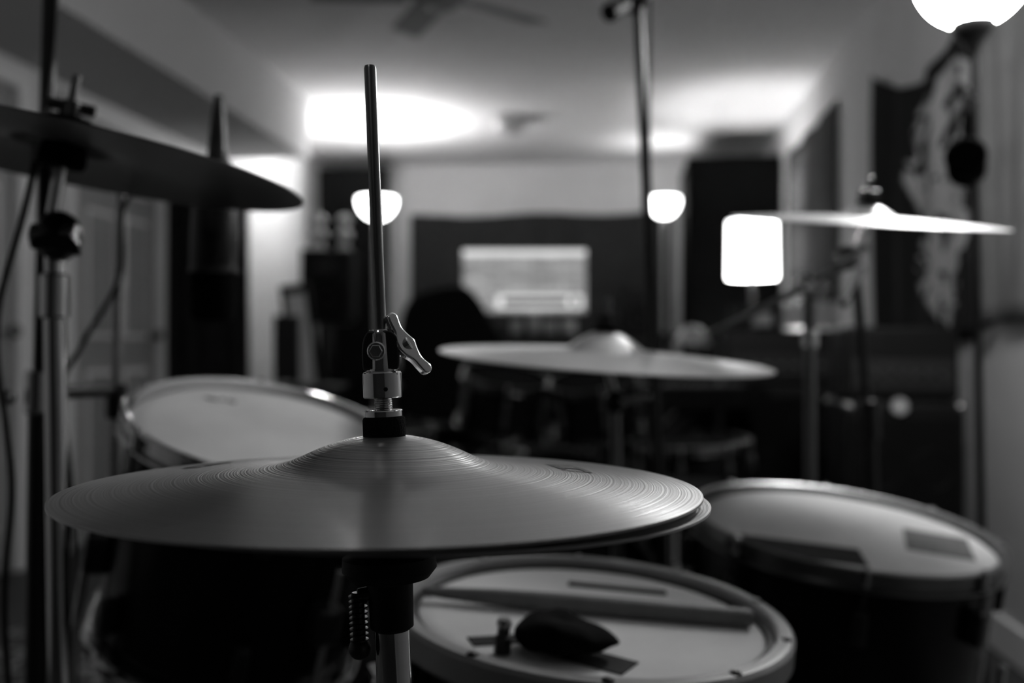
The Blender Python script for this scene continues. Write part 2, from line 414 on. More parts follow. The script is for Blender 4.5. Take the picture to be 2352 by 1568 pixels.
# floor tom
ft, FM = drum('floor_tom', .464, 1.40, ZC-.256, .200, .38, 7.2, 5., 8, yaw=12, lugm=M_BLKM, hoop=M_STEELD)
decal(ft, FM, -.120, -.088, .175, .070, -20, M_TAPE)
decal(ft, FM, .112, -.055, .085, .105, -30, M_TAPEG)
def tomlegs(e, M, R, depth, angs, m=M_CHROME):
    for an in angs:
        an = D2R(an); p = M @ Vector(((R+.022)*math.cos(an), (R+.022)*math.sin(an), -depth*.35)); q = M @ Vector(((R+.022)*math.cos(an), (R+.022)*math.sin(an), -depth*1.02))
        out = Vector((q.x-M.translation.x, q.y-M.translation.y, 0)).normalized()
        g = Vector((q.x, q.y, .020)) + out*.03
        rod('leg', p, q, .005, m, e); rod('leg', q, g, .005, m, e); ball('foot', g, .014, M_RUBBER, e)
        box('leg_bracket', None, (.03, .035, .05), M_BLKM, e, bev=.006, M=M @ Matrix.Rotation(an, 4, 'Z') @ Matrix.Translation((R+.012, 0, -depth*.62)))
tomlegs(ft, FM, .200, .38, (30, 150, 320))

# left tom
rt, RM = drum('tom_drum', -.307, 1.25, ZC-.105, .163, .28, 12, 14, 6, yaw=20, lugm=M_BLKM)
tomlegs(rt, RM, .163, .28, (60, 185, 300))
for (cx, w) in ((-.018, .016), (-.004, .005), (.008, .012)):
    decal(rt, RM, -.085*math.cos(D2R(20))+cx+.03, .095+(.004 if w < .01 else 0), w, .006, -18, M_LOGO, name='printed_mark', th=.0004)

# bass drums (lying on their sides)
def bass(x, y, dx, dy, BR, BL, hoopm=M_SHELL, lugm=M_STEEL):
    bd = empty('bass_drum', F(x, y, 0))
    ax = Vector((dx, dy, 0)).normalized()
    BM = axisM(F(x-ax.x*BL/2, y-ax.y*BL/2, BR+.026), F(dx, dy, 0))
    lathe('shell', [(BR-.008, .002), (BR, 0), (BR, BL), (BR-.008, BL-.002)], M_SHELL, bd, BM, 80, loop=True)
    lathe('batter_head', [(0, BL+.001), (BR+.002, BL+.001), (BR+.003, BL-.01)], M_HEADB, bd, BM, 80)
    lathe('front_head', [(0, -.001), (BR+.002, -.001), (BR+.003, .01)], M_HEADB, bd, BM, 80)
    for zz in (-.012, BL-.026):
        lathe('hoop', [(BR+.004, zz), (BR+.018, zz), (BR+.018, zz+.038), (BR+.004, zz+.038)], hoopm, bd, BM, 80, loop=True)
    for k in range(8):
        an = 2*math.pi*(k+.5)/8; LM = BM @ Matrix.Rotation(an, 4, 'Z')
        for zz in (.09, BL-.09): box('lug', None, (.022, .018, .05), lugm, bd, bev=.006, M=LM @ Matrix.Translation((BR+.009, 0, zz)))
        for zz in (-.012, BL+.0): box('claw_hook', None, (.016, .022, .03), lugm, bd, bev=.005, M=LM @ Matrix.Translation((BR+.020, 0, zz)))
    for s in (-1, 1):
        p = BM @ Vector((0, 0, .08)); q = Vector((p.x, p.y, 0)); side = (BM.to_3x3() @ Vector((0, 0, 1))).cross(Vector((0, 0, 1))).normalized()*s
        rod('spur', p+side*BR*.98+Vector((0, 0, -.05)), q+side*.40+Vector((0, 0, .014)), .007, M_CHROME, bd)
    return bd, BM
bass(-.02, 1.97, .7, -.7, .27, .40)
# a second, dark kit further down the room
KW = dict(head=M_HEADB, yaw=5, hoop=M_STEELDD, lugm=M_STEELD)
b2, BM2 = bass(.10, 3.42, .25, -1, .27, .34, hoopm=M_STEELDD, lugm=M_STEEL)
f2, M2 = drum('floor_tom', .56, 3.15, .60, .18, .34, 2, -3, 8, **KW)
tomlegs(f2, M2, .18, .34, (40, 160, 280))
t2, M3 = drum('tom_drum', -.02, 3.36, .80, .14, .17, 14, 8, 6, **KW)
t3, M3b = drum('tom_drum', .27, 3.34, .79, .14, .17, 14, -8, 6, **KW)
for Mx_, xx in ((M3, .08), (M3b, .16)):
    c_ = Mx_ @ Vector((0, 0, -.10)); d_ = F(xx, 3.42, .70)
    dirn = (d_-c_).normalized()
    rod('tom_arm', c_+dirn*.10, d_, .009, M_CHROME, b2)
rod('tom_post', F(.12, 3.43, .55), F(.12, 3.43, .72), .014, M_CHROME, b2)
rod('tom_bar', F(.06, 3.42, .70), F(.18, 3.42, .70), .010, M_CHROME, b2)
s2, M4 = drum('snare_drum', -.42, 3.30, .64, .155, .13, 5, 5, 8, **KW)
tomlegs(s2, M4, .155, .13, (90, 210, 330))

# ------------------------------------------------------------------ cymbals
def cym_profile(R, bow, bell_r, bell_h, th=.0012):
    P = []
    n = 30
    for i in range(n+1):
        r = R - (R-bell_r*1.05)*i/n
        P.append((r, bow*(1-(r/R)**2)/(1-(bell_r*1.05/R)**2)))
    zb = bow
    m = 16
    for i in range(1, m+1):
        t = i/m; r = bell_r*1.05*(1-t)+.005*t
        P.append((r, zb+bell_h*math.sin(t*math.pi/2)**1.05))
    top = [(r, z+th) for r, z in P]; botm = [(r, z) for r, z in reversed(P)]
    return top+botm
def cymbal(name, x, y, z, R, a, b, bow, bell_r, bell_h, material):
    M = TM(x, y, z, a, b)
    o = lathe(name, cym_profile(R, bow, bell_r, bell_h), material, None, M, 160, loop=True, sharp=60)
    return o, M

# --- hi-hat
hh = empty('hi_hat', F(-.0695, .5525, 0))
zE = ZC-.0772
HM = TM(-.0690, .5525, zE, 0, .35)
top = [(.172, 0), (.160, .0014), (.138, .0040), (.11, .0068), (.085, .0092), (.07, .0108), (.061, .0122), (.054, .0142), (.047, .0171), (.040, .0203), (.032, .0234), (.024, .0258), (.016, .0275), (.010, .0283), (.005, .0285)]
def refine(p, k=4):
    out = []
    for i in range(len(p)-1):
        p0 = Vector(p[max(i-1, 0)]); p1 = Vector(p[i]); p2 = Vector(p[i+1]); p3 = Vector(p[min(i+2, len(p)-1)])
        for j in range(k):
            t = j/k; q = .5*((2*p1)+(-p0+p2)*t+(2*p0-5*p1+4*p2-p3)*t*t+(-p0+3*p1-3*p2+p3)*t**3); out.append((q.x, q.y))
    out.append(p[-1]); return out
tp = refine(top)
def zprof(r):
    for i in range(len(tp)-1):
        if tp[i][0] >= r >= tp[i+1][0]:
            t = (tp[i][0]-r)/(tp[i][0]-tp[i+1][0]+1e-9); return tp[i][1]*(1-t)+tp[i+1][1]*t
    return tp[-1][1]
lathe('top_cymbal', [(r, z+.0006) for r, z in tp]+[(r, z-.0006) for r, z in reversed(tp)], M_HH, hh, HM, 240, loop=True, sharp=60)
BMx = TM(-.0645, .5545, zE-.0028, -.3, 1.35)
lathe('bottom_cymbal', [(r, -z+.0006) for r, z in tp]+[(r, -z-.0006) for r, z in reversed(tp)], M_HH, hh, BMx, 240, loop=True, sharp=60)
M_MARK = mat('worn_ink', .09, .5, .6, var=.5, scale=300)
def mark(rr0, rr1, a0, a1, nm='printed_mark'):
    v, f = [], []; nr, na = 3, 14
    for j in range(nr+1):
        for i in range(na+1):
            r = rr0+(rr1-rr0)*j/nr; a = D2R(a0+(a1-a0)*i/na); v.append((r*math.cos(a), r*math.sin(a), zprof(r)+.0009))
    for j in range(nr):
        for i in range(na):
            q = j*(na+1)+i; f.append((q, q+1, q+na+2, q+na+1))
    obj(nm, mesh(nm, v, f), HM, hh, M_MARK)
mark(.098, .103, 12, 24); mark(.112, .116, 9, 21); mark(.098, .116, 7.5, 9); mark(.103, .112, 15, 18); mark(.098, .116, 24, 25.5)
mark(.118, .122, 150, 161); mark(.128, .131, 152, 163); mark(.118, .131, 163, 164.5)
CM = TM(-.0695, .5525, zE-.0006, 0, -2.3)
def cl(name, prof, material, seg=40, sharp=35): return lathe(name, prof, material, hh, CM, seg, sharp=sharp)
cl('clutch_felt', [(0, .0280), (.0112, .0280), (.0118, .0295), (.0118, .0385), (.0112, .0398), (0, .0398)], M_FELT)
cl('clutch_washer', [(0, .0398), (.0102, .0398), (.0106, .0403), (.0106, .0432), (.0102, .0437), (.0075, .0437), (.007, .0425), (0, .0425)], M_CHROME)
cl('clutch_sleeve', [(0, .042)]+[(.0052 if i % 2 else .0047, .042+i*.0006) for i in range(16)]+[(0, .052)], M_CHROME, 24)
cl('clutch_collar', [(0, .0505), (.0102, .0505), (.0108, .0511), (.0108, .0642), (.0102, .0650), (.0085, .0655), (.0085, .0665), (0, .0665)], M_CHROME)
cl('pull_rod', [(0, -.06), (.0033, -.06), (.0034, .2335), (.0030, .2350), (.0026, .2352), (0, .2352)], M_STEELD, 24)
rod('set_hole', CM @ Vector((.003, -.0104, .0555)), CM @ Vector((.003, -.0110, .0555)), .0012, M_RUBBER, hh)
kn = refine([(-.0095, .066), (-.0100, .070), (-.0098, .078), (-.0085, .084), (-.0060, .0875), (-.003, .0875), (.0055, .0875), (.0095, .084), (.0105, .078), (.0105, .070), (.0095, .066)], 3)
poly('clutch_knuckle', kn, .013, M_BLKM, hh, CM, bev=.0015)
cl('clutch_barrel', [(0, .064), (.0075, .064), (.0078, .066), (.0074, .086), (.006, .0885), (0, .0885)], M_CHROME)
rod('hinge_bolt', CM @ Vector((-.0015, -.0098, .0765)), CM @ Vector((-.0015, .0095, .0765)), .0052, M_CHROME, hh)
rod('hinge_bolt_head', CM @ Vector((-.0015, -.0118, .0765)), CM @ Vector((-.0015, -.0095, .0765)), .0038, M_STEEL, hh, seg=6)
rod('wing_screw', CM @ Vector((.006, -.001, .0745)), CM @ Vector((.0165, -.002, .0805)), .0040, M_CHROME, hh)
WM = CM @ Matrix.Translation((.0130, -.0025, .0785)) @ Matrix.Rotation(D2R(58), 4, 'Y') @ Matrix.Rotation(D2R(-38), 4, 'X')
wg = refine([(-.0210, .0010), (-.0212, .0052), (-.0180, .0070), (-.011, .0050), (-.005, .0060), (0, .0074), (.005, .0060), (.011, .0050), (.0180, .0070), (.0212, .0052), (.0210, .0010), (.0165, -.0004), (.010, -.0014), (.005, -.0040), (0, -.0050), (-.005, -.0040), (-.010, -.0014), (-.0165, -.0004), (-.0210, .0010)], 3)[:-1]
wg = [(x*.92, z*.95) for x, z in wg]
M_WING = mat('satin_chrome', .85, .18, 1., var=.05)
poly('wing_nut', wg, .0050, M_WING, hh, WM, bev=.0016)
cl('seat_cup', [(0, -.0345), (.020, -.0345), (.0258, -.037), (.0262, -.044), (.022, -.049), (.0125, -.0515), (.0120, -.076), (.0095, -.078), (0, -.078)], M_RUBBER)
cl('stand_tube', [(0, -.076), (.0097, -.076), (.0097, -.24), (.0097, -.25), (0, -.25)], M_CHROME, 32)
cl('tube_clamp', [(0, -.235), (.016, -.235), (.017, -.24), (.017, -.275), (0, -.28)], M_BLKM, 32)
px, py = -.0695+.24*math.sin(D2R(2.3)), .5525
rod('lower_tube', CM @ Vector((0, 0, -.26)), F(px+.02, py, .10), .0135, M_CHROME, hh)
tripod(hh, px+.02, py, .30, .26, M_CHROME, rot=-.3)
rod('tilt_screw', CM @ Vector((-.018, -.002, -.056)), CM @ Vector((-.018, -.002, -.084)), .0036, M_BLKM, hh)
for i in range(9):
    lathe('tilt_screw_ring', [(.0028, 0), (.0052, .0004), (.0052, .0012), (.0028, .0016)], M_BLKM, hh, CM @ Matrix.Translation((-.018, -.002, -.083+i*.003)), 16)
ball('tilt_screw_tip', CM @ Vector((-.018, -.002, -.087)), .0062, M_BLKM, hh)
rod('tilt_screw_arm', CM @ Vector((-.018, -.002, -.058)), CM @ Vector((-.004, 0, -.056)), .004, M_BLKM, hh)
box('footboard', F(px+.05, py-.20, .045), (.09, .30, .012), M_STEEL, hh, rz=TH+.25, bev=.004)

# --- left crash
def stand_top(e, M, zb, k=1.):
    def l(name, prof, m, seg=24): lathe(name, [(r*k, z*k) for r, z in prof], m, e, M @ Matrix.Translation((0, 0, zb)), seg)
    l('cymbal_felt', [(0, .001), (.019, .001), (.020, .004), (.019, .011), (0, .012)], M_FELT)
    l('wing_nut_hub', [(0, .012), (.010, .012), (.008, .026), (0, .028)], M_BLKM)
    l('top_thread', [(0, -.02), (.004, -.02), (.004, .050), (0, .052)], M_STEELD, 12)
    l('lower_sleeve', [(0, -.035), (.019, -.035), (.021, -.028), (.019, -.014), (0, -.0135)], M_FELT)
    box('wing_nut', None, (.042*k, .006, .011), M_BLKM, e, bev=.003, M=M @ Matrix.Translation((0, 0, zb+.021*k)) @ Matrix.Rotation(.3, 4, 'Z'))

c1, C1 = cymbal('crash_cymbal', -.452, 1.0, 1.091, .240, -1.2, 9.0, .012, .05, .016, M_CYMD)
st = empty('cymbal_stand', F(-.457, 1.0, 0)); stand_top(st, C1, .0295, 1.1)
rod('tilter_rod', C1 @ Vector((0, 0, -.005)), F(-.462, 1.0, 1.035), .0065, M_CHROME, st)
ball('tilter_ball', F(-.452, .992, 1.012), .023, M_BLKM, st, (1.0, .9, 1.1))
rod('tilter_bolt', F(-.475, .985, 1.012), F(-.43, .985, 1.012), .012, M_CHROME, st)
poly('tilter_wing', refine([(-.02, -.008), (-.022, .0), (-.012, .006), (.012, .006), (.024, -.004), (.026, -.014), (.016, -.012), (.0, -.008), (-.02, -.008)], 3)[:-1], .008, M_BLKM, st, TM(-.445, .965, 1.004), bev=.002)
rod('upper_tube', F(-.460, 1.0, 1.0), F(-.4595, 1.0, .93), .0095, M_CHROME, st)
rod('middle_tube', F(-.4595, 1.0, .96), F(-.452, 1.0, .50), .0110, M_CHROME, st)
rod('tube_clamp', F(-.4595, 1.0, .93), F(-.459, 1.0, .975), .0145, M_CHROME, st)
rod('lower_tube', F(-.452, 1.0, .50), F(-.45, 1.0, .08), .0145, M_CHROME, st)
rod('tube_clamp', F(-.452, 1.0, .49), F(-.452, 1.0, .53), .019, M_CHROME, st)
tripod(st, -.45, 1.0, .33, .28, M_CHROME, rot=2.4)

# --- ride
c2, C2 = cymbal('ride_cymbal', .140, 1.5, .883, .2500, 3.6, 3.4, .012, .060, .030, M_RIDE)
st = empty('cymbal_stand', F(.14, 1.5, 0)); stand_top(st, C2, .0425)
rod('tilter_rod', C2 @ Vector((0, 0, .0)), F(.155, 1.5, .83), .0065, M_CHROME, st)
ball('tilter_ball', F(.155, 1.495, .82), .018, M_BLKM, st); rod('tilter_wing', F(.16, 1.47, .82), F(.205, 1.47, .83), .005, M_CHROME, st)
rod('upper_tube', F(.155, 1.5, .82), F(.16, 1.5, .45), .0085, M_STEELD, st)
rod('lower_tube', F(.16, 1.5, .47), F(.16, 1.5, .08), .0125, M_CHROME, st); rod('tube_clamp', F(.16, 1.5, .46), F(.16, 1.5, .50), .018, M_CHROME, st)
tripod(st, .16, 1.5, .27, .2, M_CHROME, rot=.2)

# --- right crash on boom
c3, C3 = cymbal('crash_cymbal', .552, 1.55, 1.095, .206, 9.2, 2.6, .010, .042, .018, M_CYM)
st = empty('boom_cymbal_stand', F(.508, 1.70, 0)); stand_top(st, C3, .0285, .85)
rod('tilter_rod', C3 @ Vector((0, 0, 0)), F(.548, 1.595, 1.045), .0065, M_CHROME, st)
ball('tilter_ball', F(.540, 1.60, 1.045), .02, M_STEELD, st); rod('tilter_wing', F(.515, 1.58, 1.04), F(.565, 1.58, 1.06), .006, M_CHROME, st)
rod('boom_arm', F(.36, 1.80, .925), F(.56, 1.60, 1.045), .0065, M_STEELD, st)
rod('boom_clamp', F(.508, 1.665, 1.0), F(.508, 1.725, 1.012), .017, M_CHROME, st)
ball('boom_clamp_knob', F(.49, 1.66, 1.01), .016, M_CHROME, st)
rod('upper_tube', F(.508, 1.70, .995), F(.508, 1.70, .55), .0105, M_STEELD, st)
rod('tube_clamp', F(.508, 1.70, .90), F(.508, 1.70, .93), .015, M_CHROME, st)
rod('lower_tube', F(.508, 1.70, .60), F(.508, 1.70, .08), .0135, M_STEELD, st)
tripod(st, .508, 1.70, .30, .22, M_CHROME, rot=.9)

# ------------------------------------------------------------------ microphone stands
def micbase(e, x, y, m=M_BLKM):
    lathe('round_base', [(0, 0), (.125, 0), (.128, .006), (.12, .014), (.03, .022), (.015, .04), (0, .04)], m, e, Matrix.Translation(F(x, y, .0055)), 48)
ms = empty('microphone_stand', F(-.553, 1.15, 0))
rod('lower_tube', F(-.553, 1.15, .04), F(-.545, 1.15, .86), .0125, M_BLKM, ms)
rod('upper_tube', F(-.545, 1.15, .84), F(-.528, 1.15, 1.62), .0085, M_BLKM, ms)
rod('clutch', F(-.546, 1.15, .825), F(-.545, 1.15, .875), .017, M_CHROME, ms)
ball('clutch_knob', F(-.575, 1.135, .845), .010, M_CHROME, ms)
micbase(ms, -.553, 1.15)
sweep('cable', [F(-.535, 1.13, 1.55), F(-.522, 1.135, 1.30), F(-.53, 1.12, 1.15), F(-.545, 1.11, 1.05), F(-.575, 1.11, .92), F(-.562, 1.12, .75), F(-.57, 1.12, .60), F(-.56, 1.13, .3), F(-.60, 1.10, .03)], .0035, M_RUBBER, ms)
ms = empty('microphone_stand', F(-.575, 1.42, 0))
rod('tube', F(-.585, 1.42, .04), F(-.556, 1.42, 1.17), .0075, M_STEEL, ms); micbase(ms, -.585, 1.42)
rod('clutch', F(-.565, 1.42, .80), F(-.564, 1.42, .85), .014, M_BLKM, ms)
rod('cross_bar', F(-.545, 1.16, .848), F(-.566, 1.40, .842), .009, M_BLKM, ms)
rod('boom_arm', F(-.60, 1.42, 1.145), F(-.392, 1.335, 1.145), .006, M_BLKM, ms)
sweep('cable', [F(-.40, 1.345, 1.138), F(-.50, 1.38, 1.13), F(-.548, 1.405, 1.10), F(-.552, 1.40, 1.0), F(-.60, 1.395, .91), F(-.628, 1.39, .84), F(-.615, 1.39, .70), F(-.61, 1.39, .4), F(-.66, 1.36, .03)], .0035, M_RUBBER, ms)
mc = empty('condenser_microphone', F(-.39, 1.30, 1.08))
lathe('body', [(0, .298), (.005, .297), (.009, .27), (.012, .235), (.013, .215), (.020, .205), (.026, .185), (.030, .15), (.031, .12), (.031, .07), (.0285, .066)], M_BLKM, mc, TM(-.391, 1.30, .934, 0, 1.5), 40)
lathe('grille', [(.0285, .068), (.0295, .064), (.0275, .008), (.024, .002), (0, 0)], M_BLACKOUT, mc, TM(-.391, 1.30, .934, 0, 1.5), 40)
lathe('trim_ring', [(.0305, .064), (.0322, .066), (.0322, .070), (.0305, .072)], M_BLKM, mc, TM(-.391, 1.30, .934, 0, 1.5), 40)

ms = empty('microphone_stand', F(.283, 1.8, 0))
rod('lower_tube', F(.283, 1.8, .04), F(.266, 1.8, .62), .0115, M_BLKM, ms)
rod('upper_tube', F(.266, 1.8, .60), F(.2275, 1.8, 1.56), .0085, M_BLKM, ms); micbase(ms, .283, 1.8)
rod('swivel', F(.2275, 1.775, 1.535), F(.2275, 1.83, 1.535), .022, M_BLKM, ms)
rod('boom_arm', F(.175, 1.74, 1.49), F(.45, 2.05, 1.74), .0085, M_BLKM, ms)
rod('counterweight', F(.168, 1.732, 1.484), F(.200, 1.768, 1.513), .016, M_RUBBER, ms)
sweep('cable', [F(.250, 1.79, 1.55), F(.246, 1.785, 1.40), F(.246, 1.785, 1.22), F(.256, 1.785, 1.0), F(.268, 1.785, .8), F(.285, 1.78, .4), F(.34, 1.75, .03)], .0030, M_RUBBER, ms)
ms = empty('microphone_stand', F(.72, 1.95, 0))
rod('lower_tube', F(.72, 1.95, .04), F(.70, 1.95, .75), .0125, M_BLKM, ms); rod('upper_tube', F(.70, 1.95, .73), F(.675, 1.95, 1.03), .009, M_BLKM, ms)
rod('clutch', F(.702, 1.95, .72), F(.70, 1.95, .80), .018, M_BLKM, ms)
rod('boom_arm', F(.70, 1.99, 1.06), F(.60, 1.80, .98), .007, M_BLKM, ms)
micbase(ms, .72, 1.95)

# ------------------------------------------------------------------ globe floor lamp, headphones
gl = empty('globe_floor_lamp', F(.93, 2.0, 0))
ball('globe', F(.926, 2.0, ZC+.757), .109, M_GLOBE, gl, seg=48)
lathe('gallery', [(0, -.05), (.010, -.05), (.016, -.03), (.032, -.010), (.040, .0), (.042, .016), (.038, .016), (.0, .004)], M_BLKM, gl, TM(.928, 2.0, ZC+.640), 32)
rod('pole', F(.95, 2.0, .03), F(.928, 2.0, ZC+.60), .0075, M_BLKM, gl)
lathe('base', [(0, 0), (.13, 0), (.135, .008), (.12, .02), (.02, .03), (0, .03)], M_BLKM, gl, Matrix.Translation(F(.95, 2.0, .0055)), 48)
hp = empty('headphones', F(.89, 1.97, 1.3))
def hpP(u, z): return F(.893+u*.42, 1.955+u*.9, z)     # headband plane turned nearly edge-on
pts = [hpP(.068*math.cos(D2R(t)), 1.33+.075*math.sin(D2R(t))) for t in range(0, 181, 20)]
sweep('headband', [hpP(.060, 1.27)]+pts+[hpP(-.060, 1.27)], .006, M_BLACKOUT, hp)
for s in (1, -1):
    c_ = hpP(.062*s, 1.265); n_ = (hpP(1, 0)-hpP(0, 0)).normalized()*s
    rod('ear_cup', c_-n_*.004, c_+n_*.018, .038, M_BLACKOUT, hp); rod('ear_pad', c_-n_*.020, c_-n_*.002, .034, M_BLACKOUT, hp)
rod('hook', F(.934, 2.0, 1.400), F(.888, 1.950, 1.397), .004, M_BLKM, hp)

# ------------------------------------------------------------------ cloth on walls
cloth('tapestry', (XR, 4.47, 0), (XR, 3.10, 0), .98, 2.09, (-1, 0, 0), .022, 4, M_TAP, top=lambda u: -.20*math.sin(math.pi*min(u, 1))**.9, bot=lambda u: -.06*math.sin(math.pi*u), nu=150, nv=60)
cloth('curtain', (XR, 3.10, 0), (XR, 1.9, 0), .98, 2.40, (-1, 0, 0), .035, 11, M_DRAPE, nu=240)
cloth('wall_hanging', (XR, 6.75, 0), (XR, 5.25, 0), 1.15, 2.18, (-1, 0, 0), .012, 3, M_CLOTH2)
cloth('backdrop_curtain', (-1.75, Y1, 0), (.44, Y1, 0), .02, 2.02, (0, -1, 0), .012, 9, M_CLOTH2, top=lambda u: .012*math.cos(u*2*math.pi*2), nu=260)
cloth('black_curtain', F(-1.86, 5.38, 0), F(-1.45, 5.50, 0), .02, 1.86, (.1, -1, 0), .03, 5, M_CLOTH3)
# tall black cupboard in the far corner
cb = empty('tall_cupboard', (.80, 7.4, 0))
box('carcass', (.80, 7.42, 1.13), (.64, .74, 2.22), M_BLACKOUT, cb, bev=.01)
for s in (-1, 1):
    box('cupboard_door', (.80+s*.158, 7.04, 1.15), (.305, .02, 2.12), M_BLACKOUT, cb, bev=.004)
    rod('handle', (.80+s*.03, 7.018, 1.05), (.80+s*.03, 7.018, 1.2), .006, M_BLKM, cb)

# ------------------------------------------------------------------ floor lamps at the far end
def torchiere(x, y, z, R, en):
    e = empty('torchiere_floor_lamp', F(x, y, 0))
    lathe('glass_bowl', refine([(.02, -.085), (R*.45, -.078), (R*.75, -.045), (R*.95, 0), (R, .05), (R-.006, .05), (R*.9, .002), (R*.7, -.038), (R*.4, -.070), (.02, -.077)], 3), M_BOWL, e, Matrix.Translation(F(x, y, z)), 48)
    rod('pole', F(x, y, .03), F(x, y, z-.08), .016, M_GREYM, e)
    lathe('base', [(0, 0), (.12, 0), (.125, .01), (.10, .025), (.02, .035), (0, .035)], M_GREYM, e, Matrix.Translation(F(x, y, .0)), 48)
    l = bpy.data.lights.new('torchiere_bulb', 'POINT'); l.energy = en; l.shadow_soft_size = .10
    o = bpy.data.objects.new('bulb', l); COL.objects.link(o); o.parent = e; o.matrix_parent_inverse = Matrix.Translation(-e.location); o.location = F(x, y, z+.055)
    return e
torchiere(-.925, 6.8, 1.87, .132, 40)
torchiere(1.140, 7.45, 1.97, .115, 3)
sl = empty('shaded_floor_lamp', F(1.52, 6.3, 0))
sx_, sy_ = 1.52, 6.3
lathe('shade', [(.155, 1.345), (.150, 1.70), (.147, 1.70), (.152, 1.345)], M_SHADE, sl, Matrix.Translation(F(sx_, sy_, 0)), 48, loop=True)
rod('pole', F(sx_, sy_, .03), F(sx_, sy_, 1.50), .012, M_BLKM, sl)
lathe('base', [(0, 0), (.13, 0), (.13, .02), (.02, .03), (0, .03)], M_BLKM, sl, Matrix.Translation(F(sx_, sy_, 0)), 40)
rod('shade_spider', F(sx_-.14, sy_, 1.68), F(sx_+.14, sy_, 1.68), .003, M_BLKM, sl)
l = bpy.data.lights.new('shade_bulb', 'POINT'); l.energy = 24; l.shadow_soft_size = .05
o = bpy.data.objects.new('bulb', l); COL.objects.link(o); o.parent = sl; o.matrix_parent_inverse = Matrix.Translation(-sl.location); o.location = F(sx_, sy_, 1.50)

# ceiling fan, flush light
FX, FY = -.27, 3.75
fn = empty('ceiling_fan', F(FX, FY, H))
rod('downrod', F(FX, FY, H), F(FX, FY, 2.27), .018, M_FANB, fn)
lathe('motor', [(0, 2.32), (.06, 2.31), (.10, 2.28), (.10, 2.22), (.06, 2.19), (0, 2.185)], M_FANB, fn, Matrix.Translation(F(FX, FY, 0)), 40)
for k in range(5):
    an = D2R(90+22+72*k)
    MM = Matrix.Translation(F(FX, FY, 2.235)) @ Matrix.Rotation(TH+an, 4, 'Z') @ Matrix.Rotation(D2R(12), 4, 'X')
    box('blade', None, (.36, .12, .008), M_FANB, fn, bev=.003, M=MM @ Matrix.Translation((.31, 0, 0)))
    box('blade_iron', None, (.10, .03, .008), M_BLKM, fn, bev=.002, M=MM @ Matrix.Translation((.12, 0, 0)))
fl = empty('flush_ceiling_light', F(-.02, 6.7, H))
lathe('pan', [(0, 0), (.14, 0), (.14, -.03), (.12, -.04), (0, -.04)], M_GREYM, fl, Matrix.Translation(F(-.02, 6.7, H)), 40)
lathe('dome', [(.12, -.04), (.10, -.08), (.05, -.105), (0, -.11)], M_LIGHTP, fl, Matrix.Translation(F(-.02, 6.7, H)), 40)

# ------------------------------------------------------------------ far end furniture
dk = empty('desk', F(.2, 6.3, 0))
box('top', F(.2, 6.3, .76), (2.0, .75, .04), M_DARKWOOD, dk, rz=TH)
box('shelf', F(.2, 6.45, .98), (1.7, .35, .03), M_DARKWOOD, dk, rz=TH)
for s in (-.95, .95): box('side_panel', F(.2+s, 6.3, .37), (.04, .7, .74), M_DARKWOOD, dk, rz=TH)
for s in (-.75, .75): box('shelf_side', F(.2+s, 6.45, .87), (.03, .33, .19), M_DARKWOOD, dk, rz=TH)
box('modesty_panel', F(.2, 6.5, .38), (1.86, .02, .72), M_DARKWOOD, dk, rz=TH)
mo = empty('computer_monitor', F(.08, 6.45, 1.0))
mz = .02
box('housing', F(.08, 6.46, 1.315+mz), (.82, .04, .44), M_PLAST, mo, rz=TH)
box('screen', F(.08, 6.436, 1.315+mz), (.80, .006, .41), M_SCREEN, mo, rz=TH, bev=0)
M_SW = mat('screen_white', .1, .5, emit=.65); M_SD = mat('screen_dark', .02, .5, emit=.02)
box('title_bar', F(.08, 6.431, 1.500+mz), (.80, .004, .035), M_SW, mo, rz=TH, bev=0)
box('transport_bar', F(.18, 6.431, 1.20), (.56, .004, .085), M_SW, mo, rz=TH, bev=0)
box('transport_field', F(.15, 6.428, 1.20), (.42, .004, .045), M_SD, mo, rz=TH, bev=0)
box('transport_button', F(.41, 6.428, 1.20), (.05, .004, .05), M_SD, mo, rz=TH, bev=0)
box('stand_neck', F(.08, 6.49, 1.07), (.06, .02, .13), M_PLAST, mo, rz=TH)
box('stand_foot', F(.08, 6.47, 1.003), (.26, .14, .012), M_PLAST, mo, rz=TH)
kb = empty('mixing_console', F(.15, 6.08, .78))
box('case', F(.15, 6.1, .812), (.9, .26, .06), M_PLAST, kb, rz=TH)
for i in range(16):
    ball('knob', F(-.24+i*.052, 6.08, .85), .011, M_LIGHTP if i % 2 else M_STEEL, kb)
    box('fader_cap', F(-.24+i*.052, 6.01, .847), (.014, .02, .012), M_LIGHTP, kb, rz=TH, bev=.002)
for i, (bx, bh) in enumerate(((.03, .09), (.14, .11), (.24, .08), (.36, .09))):
    box('paper_stack', F(bx, 6.335, .997+bh/2), (.07, .08, bh), M_PAPER, None, rz=TH+i*.2, bev=.003)

